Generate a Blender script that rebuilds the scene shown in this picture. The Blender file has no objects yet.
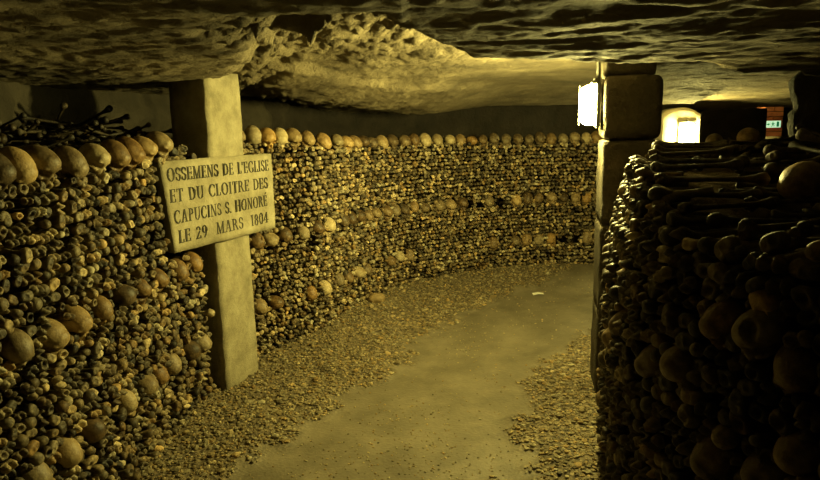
import bpy, bmesh, math, random
import numpy as np
from mathutils import Vector, Matrix, noise as mnoise

# ------------------------------------------------------------------ camera, world, exposure
SC = bpy.context.scene
COL = SC.collection
F_PX, CAM_H, PITCH, ROLL = 615.0, 1.55, math.radians(10.1), math.radians(1.2)
FW = np.array([0, math.cos(PITCH), -math.sin(PITCH)])
UP0 = np.array([0, math.sin(PITCH), math.cos(PITCH)])
RT0 = np.array([1.0, 0, 0])
RT = math.cos(ROLL) * RT0 - math.sin(ROLL) * UP0
UP = math.cos(ROLL) * UP0 + math.sin(ROLL) * RT0
cd = bpy.data.cameras.new('camera')
cam = bpy.data.objects.new('camera', cd)
COL.objects.link(cam)
cd.sensor_width = 36.0
cd.lens = 36.0 * F_PX / 820.0
cd.clip_start = 0.02
cam.matrix_world = Matrix(((RT[0], UP[0], -FW[0], 0), (RT[1], UP[1], -FW[1], 0), (RT[2], UP[2], -FW[2], CAM_H), (0, 0, 0, 1)))
SC.camera = cam

W = bpy.data.worlds.new('world')
SC.world = W
W.use_nodes = True
W.node_tree.nodes['Background'].inputs[0].default_value = (1.0, 0.80, 0.45, 1)
W.node_tree.nodes['Background'].inputs[1].default_value = 0.0005

SC.view_settings.view_transform = 'Standard'
SC.view_settings.look = 'None'
SC.view_settings.gamma = 1.0
SC.view_settings.exposure = 0.0
SC.view_settings.use_curve_mapping = False
SC.cycles.max_bounces = 6
SC.cycles.diffuse_bounces = 4
SC.cycles.use_denoising = True
SC.cycles.sample_clamp_indirect = 3.0

LAMP_COL = (1.0, 0.86, 0.24)       # warm yellow of the passage lamps
LAMP_POWER = 1250.0                  # emission of the pillar lamp's diffuser
FAR_LAMP_POWER = 420.0
FILL_LAMP_POWER = 0.4              # weak fill lamp added behind the camera, out of view

# ------------------------------------------------------------------ helpers
rng = np.random.default_rng(7)
random.seed(7)


def proj(p):
    v = np.asarray(p, float) - np.array([0, 0, CAM_H])
    d = v @ FW
    return 410 + F_PX * (v @ RT) / d, 240 - F_PX * (v @ UP) / d, d


def sstep(a, b, x):
    t = np.clip((x - a) / (b - a), 0, 1)
    return t * t * (3 - 2 * t)


def vnoise(x, y, seed):
    """smooth 2D value noise in -1..1"""
    r = np.random.default_rng(seed).uniform(-1, 1, (256, 256))
    xi, yi = np.floor(x).astype(int), np.floor(y).astype(int)
    fx, fy = x - xi, y - yi
    fx, fy = fx * fx * (3 - 2 * fx), fy * fy * (3 - 2 * fy)
    g = lambda i, j: r[i % 256, j % 256]
    return (g(xi, yi) * (1 - fx) + g(xi + 1, yi) * fx) * (1 - fy) + (g(xi, yi + 1) * (1 - fx) + g(xi + 1, yi + 1) * fx) * fy


def fbm(x, y, seed, octaves=5, gain=0.5):
    s, a = 0, 1.0
    for k in range(octaves):
        s = s + a * vnoise(x * 2 ** k, y * 2 ** k, seed + k)
        a *= gain
    return s


def mesh_np(name, verts, faces, smooth=True):
    """faces: (n,k) int array, one k"""
    me = bpy.data.meshes.new(name)
    verts = np.asarray(verts, np.float32)
    faces = np.asarray(faces, np.int32)
    n, k = faces.shape
    me.vertices.add(len(verts))
    me.vertices.foreach_set('co', verts.ravel())
    me.loops.add(n * k)
    me.loops.foreach_set('vertex_index', faces.ravel())
    me.polygons.add(n)
    me.polygons.foreach_set('loop_start', np.arange(n, dtype=np.int32) * k)
    me.polygons.foreach_set('loop_total', np.full(n, k, np.int32))
    me.polygons.foreach_set('use_smooth', np.full(n, smooth, bool))
    me.update(calc_edges=True)
    me.validate()
    return me


def link(name, me, mat=None, parent=None):
    o = bpy.data.objects.new(name, me)
    COL.objects.link(o)
    if mat and not me.materials:
        me.materials.append(mat)
    if parent:
        o.parent = parent
    return o


def obj_bm(name, bm, mat, parent=None, smooth=False):
    me = bpy.data.meshes.new(name)
    bmesh.ops.recalc_face_normals(bm, faces=bm.faces[:])
    bm.to_mesh(me)
    bm.free()
    if smooth:
        for p in me.polygons:
            p.use_smooth = True
    return link(name, me, mat, parent)


def tag(o, label, cat, group=None, kind=None):
    o['label'] = label
    o['category'] = cat
    if group:
        o['group'] = group
    if kind:
        o['kind'] = kind
    return o


def struct(o, label=None):
    o['kind'] = 'structure'
    if label:
        o['label'] = label
        o['category'] = 'room'
    return o


def grid_faces(nx, ny):
    i = np.arange(nx * ny).reshape(nx, ny)
    return np.stack([i[:-1, :-1], i[1:, :-1], i[1:, 1:], i[:-1, 1:]], -1).reshape(-1, 4)


_ONES = 'first second third fourth fifth sixth seventh eighth ninth tenth eleventh twelfth thirteenth fourteenth fifteenth sixteenth seventeenth eighteenth nineteenth'.split()
_TENS = {2: ('twentieth', 'twenty'), 3: ('thirtieth', 'thirty'), 4: ('fortieth', 'forty'), 5: ('fiftieth', 'fifty'), 6: ('sixtieth', 'sixty')}


def ordinal(n):
    if n < 20:
        return _ONES[n - 1]
    t, r = divmod(n, 10)
    return _TENS[t][0] if r == 0 else _TENS[t][1] + '-' + _ONES[r - 1]


# ------------------------------------------------------------------ materials
def new_mat(name):
    m = bpy.data.materials.new(name)
    m.use_nodes = True
    nt = m.node_tree
    b = nt.nodes['Principled BSDF']
    return m, nt, b


def ramp(nt, stops):
    r = nt.nodes.new('ShaderNodeValToRGB')
    els = r.color_ramp.elements
    while len(els) < len(stops):
        els.new(0.5)
    for e, (p, c) in zip(els, stops):
        e.position = p
        e.color = (*c, 1)
    return r


def stone_mat(name, stops, scale=4.0, bump=0.4, bump_scale=25.0, rough=0.85, spec=0.3, stretch=(1, 1, 1), dist=0.02):
    m, nt, b = new_mat(name)
    N = nt.nodes.new
    L = nt.links.new
    tc = N('ShaderNodeTexCoord')
    mp = N('ShaderNodeMapping')
    mp.inputs['Scale'].default_value = stretch
    L(tc.outputs['Object'], mp.inputs[0])
    n1 = N('ShaderNodeTexNoise')
    n1.inputs['Scale'].default_value = scale
    n1.inputs['Detail'].default_value = 8
    n1.inputs['Roughness'].default_value = 0.65
    L(mp.outputs[0], n1.inputs['Vector'])
    r = ramp(nt, stops)
    L(n1.outputs['Fac'], r.inputs[0])
    L(r.outputs[0], b.inputs['Base Color'])
    n2 = N('ShaderNodeTexNoise')
    n2.inputs['Scale'].default_value = bump_scale
    n2.inputs['Detail'].default_value = 9
    n2.inputs['Roughness'].default_value = 0.7
    L(mp.outputs[0], n2.inputs['Vector'])
    bp = N('ShaderNodeBump')
    bp.inputs['Strength'].default_value = bump
    bp.inputs['Distance'].default_value = dist
    L(n2.outputs['Fac'], bp.inputs['Height'])
    L(bp.outputs[0], b.inputs['Normal'])
    b.inputs['Roughness'].default_value = rough
    b.inputs['Specular IOR Level'].default_value = spec
    return m


def bone_mat(name, attr_type, stops, rough=0.6, mottling=22.0):
    """per-bone tone from a custom property (single objects) or a mesh attribute (the packed mass)"""
    m, nt, b = new_mat(name)
    N = nt.nodes.new
    L = nt.links.new
    a = N('ShaderNodeAttribute')
    a.attribute_type = attr_type
    a.attribute_name = 'tone'
    tc = N('ShaderNodeTexCoord')
    n1 = N('ShaderNodeTexNoise')
    n1.inputs['Scale'].default_value = mottling
    n1.inputs['Detail'].default_value = 6
    n1.inputs['Roughness'].default_value = 0.65
    L(tc.outputs['Object'], n1.inputs['Vector'])
    ma = N('ShaderNodeMath')
    ma.operation = 'MULTIPLY_ADD'
    L(n1.outputs['Fac'], ma.inputs[0])
    ma.inputs[1].default_value = 1.5
    ma.inputs[2].default_value = -0.77
    ad = N('ShaderNodeMath')
    ad.operation = 'ADD'
    ad.use_clamp = True
    L(a.outputs['Fac'], ad.inputs[0])
    L(ma.outputs[0], ad.inputs[1])
    r = ramp(nt, stops)
    L(ad.outputs[0], r.inputs[0])
    # each bone leans a little to ochre or to grey
    fm = N('ShaderNodeMath')
    fm.operation = 'MULTIPLY'
    fm.inputs[1].default_value = 13.7
    L(a.outputs['Fac'], fm.inputs[0])
    fr = N('ShaderNodeMath')
    fr.operation = 'FRACT'
    L(fm.outputs[0], fr.inputs[0])
    rh = ramp(nt, [(0.0, (0.84, 0.90, 1.0)), (0.5, (1.0, 0.99, 0.94)), (0.85, (1.06, 0.96, 0.78)), (1.0, (1.16, 0.93, 0.60))])
    L(fr.outputs[0], rh.inputs[0])
    mu = N('ShaderNodeMix')
    mu.data_type = 'RGBA'
    mu.blend_type = 'MULTIPLY'
    mu.inputs[0].default_value = 1.0
    L(r.outputs[0], mu.inputs[6])
    L(rh.outputs[0], mu.inputs[7])
    L(mu.outputs[2], b.inputs['Base Color'])
    n2 = N('ShaderNodeTexNoise')
    n2.inputs['Scale'].default_value = 110
    n2.inputs['Detail'].default_value = 5
    L(tc.outputs['Object'], n2.inputs['Vector'])
    bp = N('ShaderNodeBump')
    bp.inputs['Strength'].default_value = 0.35
    bp.inputs['Distance'].default_value = 0.006
    L(n2.outputs['Fac'], bp.inputs['Height'])
    L(bp.outputs[0], b.inputs['Normal'])
    b.inputs['Roughness'].default_value = rough
    b.inputs['Specular IOR Level'].default_value = 0.35
    return m


def flat_mat(name, col, rough=0.6, emit=None, strength=0.0, metal=0.0):
    m, nt, b = new_mat(name)
    N = nt.nodes.new
    n = N('ShaderNodeTexNoise')
    n.inputs['Scale'].default_value = 30
    tc = N('ShaderNodeTexCoord')
    nt.links.new(tc.outputs['Object'], n.inputs['Vector'])
    r = ramp(nt, [(0.3, tuple(c * 0.85 for c in col)), (0.7, col)])
    nt.links.new(n.outputs['Fac'], r.inputs[0])
    nt.links.new(r.outputs[0], b.inputs['Base Color'])
    b.inputs['Roughness'].default_value = rough
    b.inputs['Metallic'].default_value = metal
    if emit:
        b.inputs['Emission Color'].default_value = (*emit, 1)
        b.inputs['Emission Strength'].default_value = strength
    return m


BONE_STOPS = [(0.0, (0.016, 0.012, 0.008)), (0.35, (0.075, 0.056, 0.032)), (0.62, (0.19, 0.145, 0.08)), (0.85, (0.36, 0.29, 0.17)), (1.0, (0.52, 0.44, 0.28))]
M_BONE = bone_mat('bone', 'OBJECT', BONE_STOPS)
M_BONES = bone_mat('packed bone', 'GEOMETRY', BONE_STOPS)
SKULL_STOPS = [(0.0, (0.03, 0.02, 0.011)), (0.3, (0.115, 0.075, 0.036)), (0.6, (0.27, 0.20, 0.105)), (1.0, (0.50, 0.42, 0.26))]
M_SKULL = bone_mat('skull', 'OBJECT', SKULL_STOPS, rough=0.5, mottling=13.0)
M_TOOTH = flat_mat('tooth', (0.5, 0.43, 0.27), 0.4)
M_ROCK = stone_mat('cave rock', [(0.25, (0.06, 0.048, 0.03)), (0.5, (0.165, 0.134, 0.084)), (0.75, (0.30, 0.25, 0.16))], scale=3.0, bump=1.0, bump_scale=22, dist=0.03)
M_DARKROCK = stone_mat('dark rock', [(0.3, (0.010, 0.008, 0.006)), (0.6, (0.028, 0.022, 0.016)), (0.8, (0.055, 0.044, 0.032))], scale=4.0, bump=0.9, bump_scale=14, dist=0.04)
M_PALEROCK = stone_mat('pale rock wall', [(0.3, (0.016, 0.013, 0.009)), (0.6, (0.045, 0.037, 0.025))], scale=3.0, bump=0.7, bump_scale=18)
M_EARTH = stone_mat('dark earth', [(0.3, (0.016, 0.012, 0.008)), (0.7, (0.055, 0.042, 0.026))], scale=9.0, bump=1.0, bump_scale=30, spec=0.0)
M_CROSS = stone_mat('limestone', [(0.28, (0.15, 0.13, 0.08)), (0.5, (0.28, 0.245, 0.16)), (0.72, (0.40, 0.36, 0.25))], scale=7.0, bump=0.6, bump_scale=45, dist=0.012)
M_PILLAR = stone_mat('pillar stone', [(0.3, (0.036, 0.029, 0.02)), (0.5, (0.068, 0.056, 0.039)), (0.75, (0.125, 0.104, 0.074))], scale=5.0, bump=1.0, bump_scale=18, dist=.03)
M_WHITESTONE = stone_mat('whitewashed stone', [(0.3, (0.5, 0.45, 0.34)), (0.7, (0.68, 0.62, 0.5))], scale=6.0, bump=0.4, bump_scale=30)
M_BRICK = stone_mat('red brown brick', [(0.3, (0.22, 0.06, 0.03)), (0.7, (0.42, 0.15, 0.07))], scale=9.0, bump=0.4, bump_scale=30)
M_INK = flat_mat('black paint in engraving', (0.03, 0.025, 0.015), 0.8)
M_METAL = flat_mat('dark grey lamp housing', (0.10, 0.10, 0.09), 0.5, metal=0.3)
M_DIFF = flat_mat('lit lamp glass', (0.9, 0.9, 0.8), 0.3, LAMP_COL, LAMP_POWER)
M_DIFF_FAR = flat_mat('lit far lamp glass', (0.9, 0.9, 0.8), 0.3, LAMP_COL, FAR_LAMP_POWER)
M_DIFF_FILL = flat_mat('added fill lamp glass', (0.9, 0.9, 0.8), 0.3, (1.0, 0.95, 0.82), FILL_LAMP_POWER)
M_SIGN = flat_mat('lit sign face', (0.8, 0.9, 0.8), 0.4, (0.55, 1.0, 0.62), 0.75)
M_SIGNGREEN = flat_mat('green pictogram', (0.01, 0.22, 0.09), 0.5, (0.0, 0.30, 0.12), 0.25)
M_SIGNRED = flat_mat('red sign edge', (0.45, 0.05, 0.03), 0.5)
M_PAPER = flat_mat('white paper', (0.85, 0.82, 0.72), 0.7)

# ------------------------------------------------------------------ plan of the passage
LEFT = [(-1.54, 0.6), (-1.43, 1.2), (-1.33, 1.8), (-1.265, 2.3), (-1.235, 2.8), (-1.20, 3.2), (-1.13, 3.6), (-1.02, 3.95), (-.86, 4.18), (-.68, 4.38), (-.52, 4.78), (-.33, 5.18), (-.08, 5.55), (.3, 5.87), (.8, 6.15), (1.3, 6.3), (2.0, 6.37), (2.9, 6.37)]
RIGHT = [(1.10, 3.26), (.97, 2.92), (.86, 2.6), (.78, 2.3), (.73, 2.0), (.75, 1.7), (.83, 1.42), (.97, 1.15), (1.2, .88), (1.6, .66)]
REAR = [(-2.5, 0.0), (-2.2, 2.0), (-2.0, 3.6), (-1.75, 4.6), (-1.3, 5.6), (-.6, 6.5), (.4, 7.05), (1.5, 7.3), (2.7, 7.3)]


class Path:
    def __init__(self, P, n=12):
        P = np.array(P, float)
        Q = np.vstack([2 * P[0] - P[1], P, 2 * P[-1] - P[-2]])
        o = []
        for i in range(1, len(Q) - 2):
            a, b, c, d = Q[i - 1:i + 3]
            for t in np.linspace(0, 1, n, endpoint=False):
                o.append(.5 * (2 * b + (c - a) * t + (2 * a - 5 * b + 4 * c - d) * t * t + (3 * b - a - 3 * c + d) * t ** 3))
        o.append(P[-1])
        self.p = np.array(o)
        self.s = np.r_[0, np.cumsum(np.hypot(*np.diff(self.p, axis=0).T))]
        t = np.gradient(self.p, axis=0)
        self.t = t / np.linalg.norm(t, axis=1)[:, None]

    def at(self, s):
        x, y = np.interp(s, self.s, self.p[:, 0]), np.interp(s, self.s, self.p[:, 1])
        tx, ty = np.interp(s, self.s, self.t[:, 0]), np.interp(s, self.s, self.t[:, 1])
        l = np.hypot(tx, ty)
        return np.array([x, y]), np.array([ty / l, -tx / l])      # the point and the normal towards the passage

    def dist(self, X, Y):
        d = np.full(X.shape, 1e9)
        for x, y in self.p[::3]:
            d = np.minimum(d, np.hypot(X - x, Y - y))
        return d


PL, PR, PREAR = Path(LEFT), Path(RIGHT), Path(REAR)
TOP_Z = lambda s: float(np.interp(s, [1, 2.1, 2.5, 3.4, 3.8, 4.2, 5, 7.5], [1.455, 1.465, 1.515, 1.545, 1.515, 1.475, 1.46, 1.435]))     # height of the top skulls

# ------------------------------------------------------------------ floor
PATH_L = np.array([(0.3, -0.53), (1.6, -0.62), (2.55, -0.72), (3.4, -0.48), (3.75, -.1), (4.4, .05), (5.1, .5), (5.6, .9), (6.2, 1.6)])  # (y, x): left edge of the bare clay
PATH_R = np.array([(0.3, .30), (1.6, .36), (2.5, .40), (3.1, .52), (3.6, .76), (4.2, 1.15), (4.6, 1.5), (5.2, 2.3), (6.2, 3.6)])


def gravel_mask(X, Y):
    """1 on gravel, 0 on the bare trodden clay"""
    w = 0.16 * vnoise(X * 4, Y * 4, 3) + 0.08 * vnoise(X * 17, Y * 17, 4)
    l = np.interp(Y, PATH_L[:, 0], PATH_L[:, 1])
    r = np.interp(Y, PATH_R[:, 0], PATH_R[:, 1])
    return np.maximum(1 - sstep(-.1, .12, X - l + w), sstep(-.08, .08, X - r + w))


def floor_z(X, Y):
    dl, dr = PL.dist(X, Y), PR.dist(X, Y)
    bank = .13 * (1 - sstep(0, .75, dl)) * (.35 + .65 * sstep(3.6, 5.0, Y)) + .05 * (1 - sstep(0, .5, dr))
    bank = bank * (X < 2.6)
    g = gravel_mask(X, Y)
    return bank + g * (.014 + .010 * vnoise(X * 9, Y * 9, 21) + .008 * vnoise(X * 30, Y * 30, 22)) + .008 * vnoise(X * 2.3, Y * 2.3, 23) - .008


nx, ny = 330, 400
gx, gy = np.meshgrid(np.linspace(-2.6, 6.2, nx), np.linspace(-2.2, 9.6, ny), indexing='ij')
me = mesh_np('floor', np.stack([gx, gy, floor_z(gx, gy)], -1).reshape(-1, 3), grid_faces(nx, ny))
at = me.attributes.new('gravel', 'FLOAT', 'POINT')
at.data.foreach_set('value', gravel_mask(gx, gy).ravel().astype(np.float32))
m, nt, b = new_mat('gravel and trodden clay')
N, L = nt.nodes.new, nt.links.new
a = N('ShaderNodeAttribute'); a.attribute_name = 'gravel'
tc = N('ShaderNodeTexCoord')
vo = N('ShaderNodeTexVoronoi'); vo.inputs['Scale'].default_value = 55; L(tc.outputs['Object'], vo.inputs['Vector'])
rg = ramp(nt, [(0.0, (0.02, 0.015, 0.009)), (0.5, (0.11, 0.083, 0.046)), (1.0, (0.24, 0.19, 0.11))])
L(vo.outputs['Color'], rg.inputs[0])
nz = N('ShaderNodeTexNoise'); nz.inputs['Scale'].default_value = 3.2; nz.inputs['Detail'].default_value = 10; nz.inputs['Roughness'].default_value = .7
L(tc.outputs['Object'], nz.inputs['Vector'])
rc = ramp(nt, [(0.3, (0.095, 0.08, 0.052)), (0.5, (0.155, 0.132, 0.09)), (0.72, (0.235, 0.20, 0.14))])
L(nz.outputs['Fac'], rc.inputs[0])
mx = N('ShaderNodeMix'); mx.data_type = 'RGBA'
L(a.outputs['Fac'], mx.inputs[0]); L(rc.outputs[0], mx.inputs[6]); L(rg.outputs[0], mx.inputs[7])
L(mx.outputs[2], b.inputs['Base Color'])
rr = N('ShaderNodeMapRange'); rr.inputs[3].default_value = .48; rr.inputs[4].default_value = .85
L(a.outputs['Fac'], rr.inputs[0]); L(rr.outputs[0], b.inputs['Roughness'])
n2 = N('ShaderNodeTexNoise'); n2.inputs['Scale'].default_value = 60; n2.inputs['Detail'].default_value = 8
L(tc.outputs['Object'], n2.inputs['Vector'])
sm = N('ShaderNodeMath'); sm.operation = 'MULTIPLY'; L(vo.outputs['Distance'], sm.inputs[0]); L(a.outputs['Fac'], sm.inputs[1])
sb = N('ShaderNodeMath'); sb.operation = 'MULTIPLY_ADD'; L(n2.outputs['Fac'], sb.inputs[0]); sb.inputs[1].default_value = .45; L(sm.outputs[0], sb.inputs[2])
bp = N('ShaderNodeBump'); bp.inputs['Strength'].default_value = .6; bp.inputs['Distance'].default_value = .012
L(sb.outputs[0], bp.inputs['Height']); L(bp.outputs[0], b.inputs['Normal'])
struct(link('floor', me, m), 'gravel floor with a bare trodden clay path winding between the bone walls')

# ------------------------------------------------------------------ ceiling: a quarried limestone bed with a broken lower slab
CRV = np.array([(-.70, -1.0), (-.62, 1.6), (-.60, 2.0), (-.35, 2.45), (-.05, 2.9), (.3, 3.02), (.95, 3.1), (1.6, 3.3), (2.3, 3.7), (3.2, 4.2)])   # edge of the broken slab in plan


def ceiling_z(X, Y):
    high = 2.03 - .055 * np.clip(Y - 3.2, 0, 6) - .05 * (1 - sstep(.0, 1.2, X)) * sstep(3, 5, Y)
    dl = PL.dist(X, Y)
    side = X < np.interp(Y, [p[1] for p in LEFT], [p[0] for p in LEFT]) + .0
    # the bed sags towards the far bone wall
    high = high - .05 * sstep(.0, .14, Y - (3.75 + .85 * (X + .9)) + .08 * fbm(X * 3, Y * 3, 43, 3)) * sstep(.9, .2, X)
    sag = .08 * (1 - sstep(0.0, .9, dl)) * sstep(3.6, 5.0, Y) * (X < 2.9)
    high = high - sag
    low = 1.80 + .045 * sstep(-.25, -.8, X) + .012 * (Y - 2) * (X < 0) - .03 * sstep(-.6, -1.6, X)
    # signed measure of being beyond the slab edge: edge given as y over x for x > -.35, as x for the left stretch
    yedge = np.interp(X, [-.60, -.35, -.05, .10, .25, .70, 1.3, 2.0, 3.2, 6], [1.45, 1.30, 1.38, 1.85, 2.22, 2.38, 2.68, 3.3, 4.5, 5.8])
    wob = .07 * fbm(X * 2.5, Y * 2.5, 41, 4)
    bw = .10 + .9 * (1 - sstep(0, .35, X))
    beyond = sstep(-.03, bw, Y - yedge + wob)
    xedge = np.interp(Y, [2.0, 2.6, 3.3, 4.2], [-.62, -.75, -.95, -1.3])
    soft = sstep(-.05, .55, X - xedge + wob * 1.3)
    t = beyond * soft + (1 - sstep(-.35, .0, X)) * soft * sstep(1.3, 1.9, Y) * (1 - beyond) * .55
    z = low + (high - low) * t
    # layered, chipped relief
    f = fbm(X * 1.3, Y * 1.3 + X * .3, 51, 5, .55)
    terr = np.round(f * 5 + .5) / 5
    k = f * 5 + .5 - np.round(f * 5 + .5)
    z = z + (.005 + .018 * sstep(-.6, .1, X)) * (.18 + .82 * t) * (terr + .2 * np.sign(k) * sstep(.3, .5, np.abs(k))) * (1 - .6 * beyond)
    rough = sstep(.02, .3, t) * (1 - sstep(.75, 1.0, t)) + (.16 - .11 * sstep(-.1, .4, X)) * (1 - t)
    rid = 1 - np.abs(fbm(X * 6 + Y * 2, Y * 6 - X * 1.5, 61, 5, .6))
    chip = 1 - np.abs(fbm(X * 13 + Y * 5, Y * 11 - X * 4, 65, 4, .6))
    patch = sstep(.02, .2, t) * (1 - sstep(.1, .7, X)) * (1 - .7 * sstep(3.0, 4.2, Y))
    z = z + .012 * (1 - t) * sstep(-.1, .4, X) * (fbm(X * .9, Y * 3.2, 57, 4, .6))
    z = z + (.050 * rough - .006 * (1 - t)) * rid + .030 * patch * chip + .018 * patch * np.round(2.2 * fbm(X * 2.6 - Y, Y * 3.4 + X, 47, 4, .6)) + .006 * fbm(X * 5, Y * 12, 71, 6, .65) + (.006 - .003 * sstep(-.1, .4, X)) * (1 - t) * chip
    return z


nx, ny = 520, 620
gx, gy = np.meshgrid(np.linspace(-2.7, 6.2, nx), np.linspace(-2.2, 9.6, ny), indexing='ij')
struct(link('ceiling', mesh_np('ceiling', np.stack([gx, gy, ceiling_z(gx, gy)], -1).reshape(-1, 3), grid_faces(nx, ny)[:, ::-1]), M_ROCK), 'low rough rock ceiling with a broken ledge')


# ------------------------------------------------------------------ rock walls
def wall_strip(name, pts, z0, z1, amp, mat, seed, nz=60, lean=0.0):
    P = Path(pts, 16)
    n = len(P.p)
    V = np.zeros((n, nz, 3))
    zz = np.linspace(z0, z1, nz)
    S, Z = np.meshgrid(P.s, zz, indexing='ij')
    off = amp * fbm(S * 1.6, Z * 2.4, seed, 6, .55) + lean * (Z - z0)
    nrm = np.stack([P.t[:, 1], -P.t[:, 0]], -1)
    V[..., 0] = P.p[:, None, 0] + nrm[:, None, 0] * off
    V[..., 1] = P.p[:, None, 1] + nrm[:, None, 1] * off
    V[..., 2] = Z
    return struct(link(name, mesh_np(name, V.reshape(-1, 3), grid_faces(n, nz)), mat))


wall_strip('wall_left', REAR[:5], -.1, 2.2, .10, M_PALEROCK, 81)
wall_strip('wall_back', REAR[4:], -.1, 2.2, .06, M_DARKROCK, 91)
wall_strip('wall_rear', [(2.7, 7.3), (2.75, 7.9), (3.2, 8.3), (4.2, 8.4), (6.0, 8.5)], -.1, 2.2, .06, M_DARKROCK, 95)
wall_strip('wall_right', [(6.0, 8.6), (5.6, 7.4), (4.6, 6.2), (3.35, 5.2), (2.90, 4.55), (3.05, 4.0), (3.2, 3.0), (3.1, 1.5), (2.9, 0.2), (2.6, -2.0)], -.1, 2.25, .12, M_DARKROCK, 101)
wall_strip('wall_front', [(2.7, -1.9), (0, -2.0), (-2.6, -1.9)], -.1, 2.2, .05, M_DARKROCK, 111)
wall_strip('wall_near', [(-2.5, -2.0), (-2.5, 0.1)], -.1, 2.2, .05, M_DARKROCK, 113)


def rough_box(sx, sy, sz, cell, amp, seed, corner=0.02):
    """box centred on x, y and standing on z = 0, with worn edges and a chipped face"""
    bm = bmesh.new()
    bmesh.ops.create_cube(bm, size=1.0)
    for ax, size in enumerate((sx, sy, sz)):
        n = max(0, min(40, int(size / cell)))
        if n:
            ed = [e for e in bm.edges if abs((e.verts[0].co - e.verts[1].co)[ax]) > 1e-6]
            bmesh.ops.subdivide_edges(bm, edges=ed, cuts=n, use_grid_fill=True)
    half = Vector((sx / 2, sy / 2, sz / 2))
    for v in bm.verts:
        p = Vector((v.co.x * sx, v.co.y * sy, v.co.z * sz))
        q = Vector([max(-half[i] + corner, min(half[i] - corner, p[i])) for i in range(3)])
        d = p - q
        if d.length > 1e-9:
            p = q + d.normalized() * min(d.length, corner)
        p += mnoise.noise_vector(p * 7 + Vector((seed, seed, 0))) * amp + mnoise.noise_vector(p * 25 + Vector((seed, 0, 3))) * amp * .4
        p.z += sz / 2
        v.co = p
    return bm


# low partition of dark stone beyond the right-hand stack, lit from behind
pw = obj_bm('wall_partition', rough_box(.43, .35, 1.655, .06, .010, 5), M_DARKROCK, smooth=True)
pw.location = (2.44, 4.70, 0)
pw.rotation_euler = (0, 0, math.radians(-25))
struct(pw)


def core(name, P, s0, s1, inset, lip, ztop, rise, mat, seed, back, n=110):
    """dark earth and rubble behind a bone facing: a curtain and a lumpy top running back"""
    ss = np.linspace(s0, s1, n)
    rows = []
    k = 18
    for s in ss:
        p, nr = P.at(s)
        zt = ztop(s)
        a, b_ = p - nr * inset, p - nr * lip
        bpt = back(s)
        row = [(a[0], a[1], -.05), (a[0], a[1], zt * .5), (a[0], a[1], zt - .16)]
        for j in range(k):
            f = j / (k - 1)
            q = b_ * (1 - f) + bpt * f
            row.append((q[0], q[1], zt - .10 + (.05 + rise(s)) * float(sstep(0, .6, f)) + .03 * float(fbm(q[0:1] * 6, q[1:2] * 6, seed)[0])))
        rows.append(row)
    V = np.array(rows)
    return struct(link(name, mesh_np(name, V.reshape(-1, 3), grid_faces(n, k + 3)), mat))


def rear_of(s):
    f = np.interp(s, [0, 3.3, 8.5], [0, PREAR.s[-1] * .38, PREAR.s[-1]])
    return PREAR.at(f)[0]


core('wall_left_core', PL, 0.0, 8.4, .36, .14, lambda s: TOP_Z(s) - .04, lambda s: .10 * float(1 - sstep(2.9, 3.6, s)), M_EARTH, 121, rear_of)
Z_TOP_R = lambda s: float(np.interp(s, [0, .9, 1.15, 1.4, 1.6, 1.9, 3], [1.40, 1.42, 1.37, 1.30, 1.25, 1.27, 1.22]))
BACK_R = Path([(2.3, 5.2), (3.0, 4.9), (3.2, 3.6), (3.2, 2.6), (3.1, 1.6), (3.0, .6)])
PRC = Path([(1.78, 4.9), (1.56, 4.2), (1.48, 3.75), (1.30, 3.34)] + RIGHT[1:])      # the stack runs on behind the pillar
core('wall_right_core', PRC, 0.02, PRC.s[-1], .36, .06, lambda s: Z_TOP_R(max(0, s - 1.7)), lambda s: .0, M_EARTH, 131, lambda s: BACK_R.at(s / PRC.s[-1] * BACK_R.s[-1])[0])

# ------------------------------------------------------------------ stone cross with its plaque
A, B = np.array([-1.106, 3.453]), np.array([-.985, 3.735])            # shaft front, foot corners
tdir = (B - A) / np.linalg.norm(B - A)
ang = math.atan2(tdir[1], tdir[0])
root = bpy.data.objects.new('stone_cross', None)
COL.objects.link(root)
root.location = ((A[0] + B[0]) / 2, (A[1] + B[1]) / 2, 0)
root.rotation_euler = (0, 0, ang)          # local x along the face, local -y towards the passage
tag(root, 'tall pale stone cross with an engraved plaque standing against the left bone wall', 'cross')
sw = float(np.linalg.norm(B - A))
bm = rough_box(sw, .26, 1.90, .05, .006, 11, .008)
for v in bm.verts:
    v.co.y += .13
sh = obj_bm('shaft', bm, M_CROSS, root, True)
bm = rough_box(.96, .05, .475, .035, .004, 17, .004)
for v in bm.verts:
    v.co.y += -.010
    f = (v.co.z) / .475
    if v.co.x < -.3:
        v.co.x += (.022 + (1 - f) * .045) * (-v.co.x - .3) / .16
pq = obj_bm('plaque', bm, M_CROSS, root, True)
# centre of the plaque on the face line
pc = np.array([(-1.21 - .885) / 2, (3.05 + 3.92) / 2])
rel = (pc - np.array(root.location[:2])) @ tdir
pq.location = (rel, 0, .95)

# Roman capitals, drawn as polygons in a box one unit high
TK, TN, SF = .17, .065, .055


def R(x0, y0, x1, y1): return [(x0, y0), (x1, y0), (x1, y1), (x0, y1)]
def stem(x, y0=0, y1=1, t=TK): return [R(x, y0, x + t, y1), R(x - .07, y0, x + t + .07, y0 + SF), R(x - .07, y1 - SF, x + t + .07, y1)]
def slant(x0, y0, x1, y1, t): return [[(x0, y0), (x0 + t, y0), (x1 + t, y1), (x1, y1)]]


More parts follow.
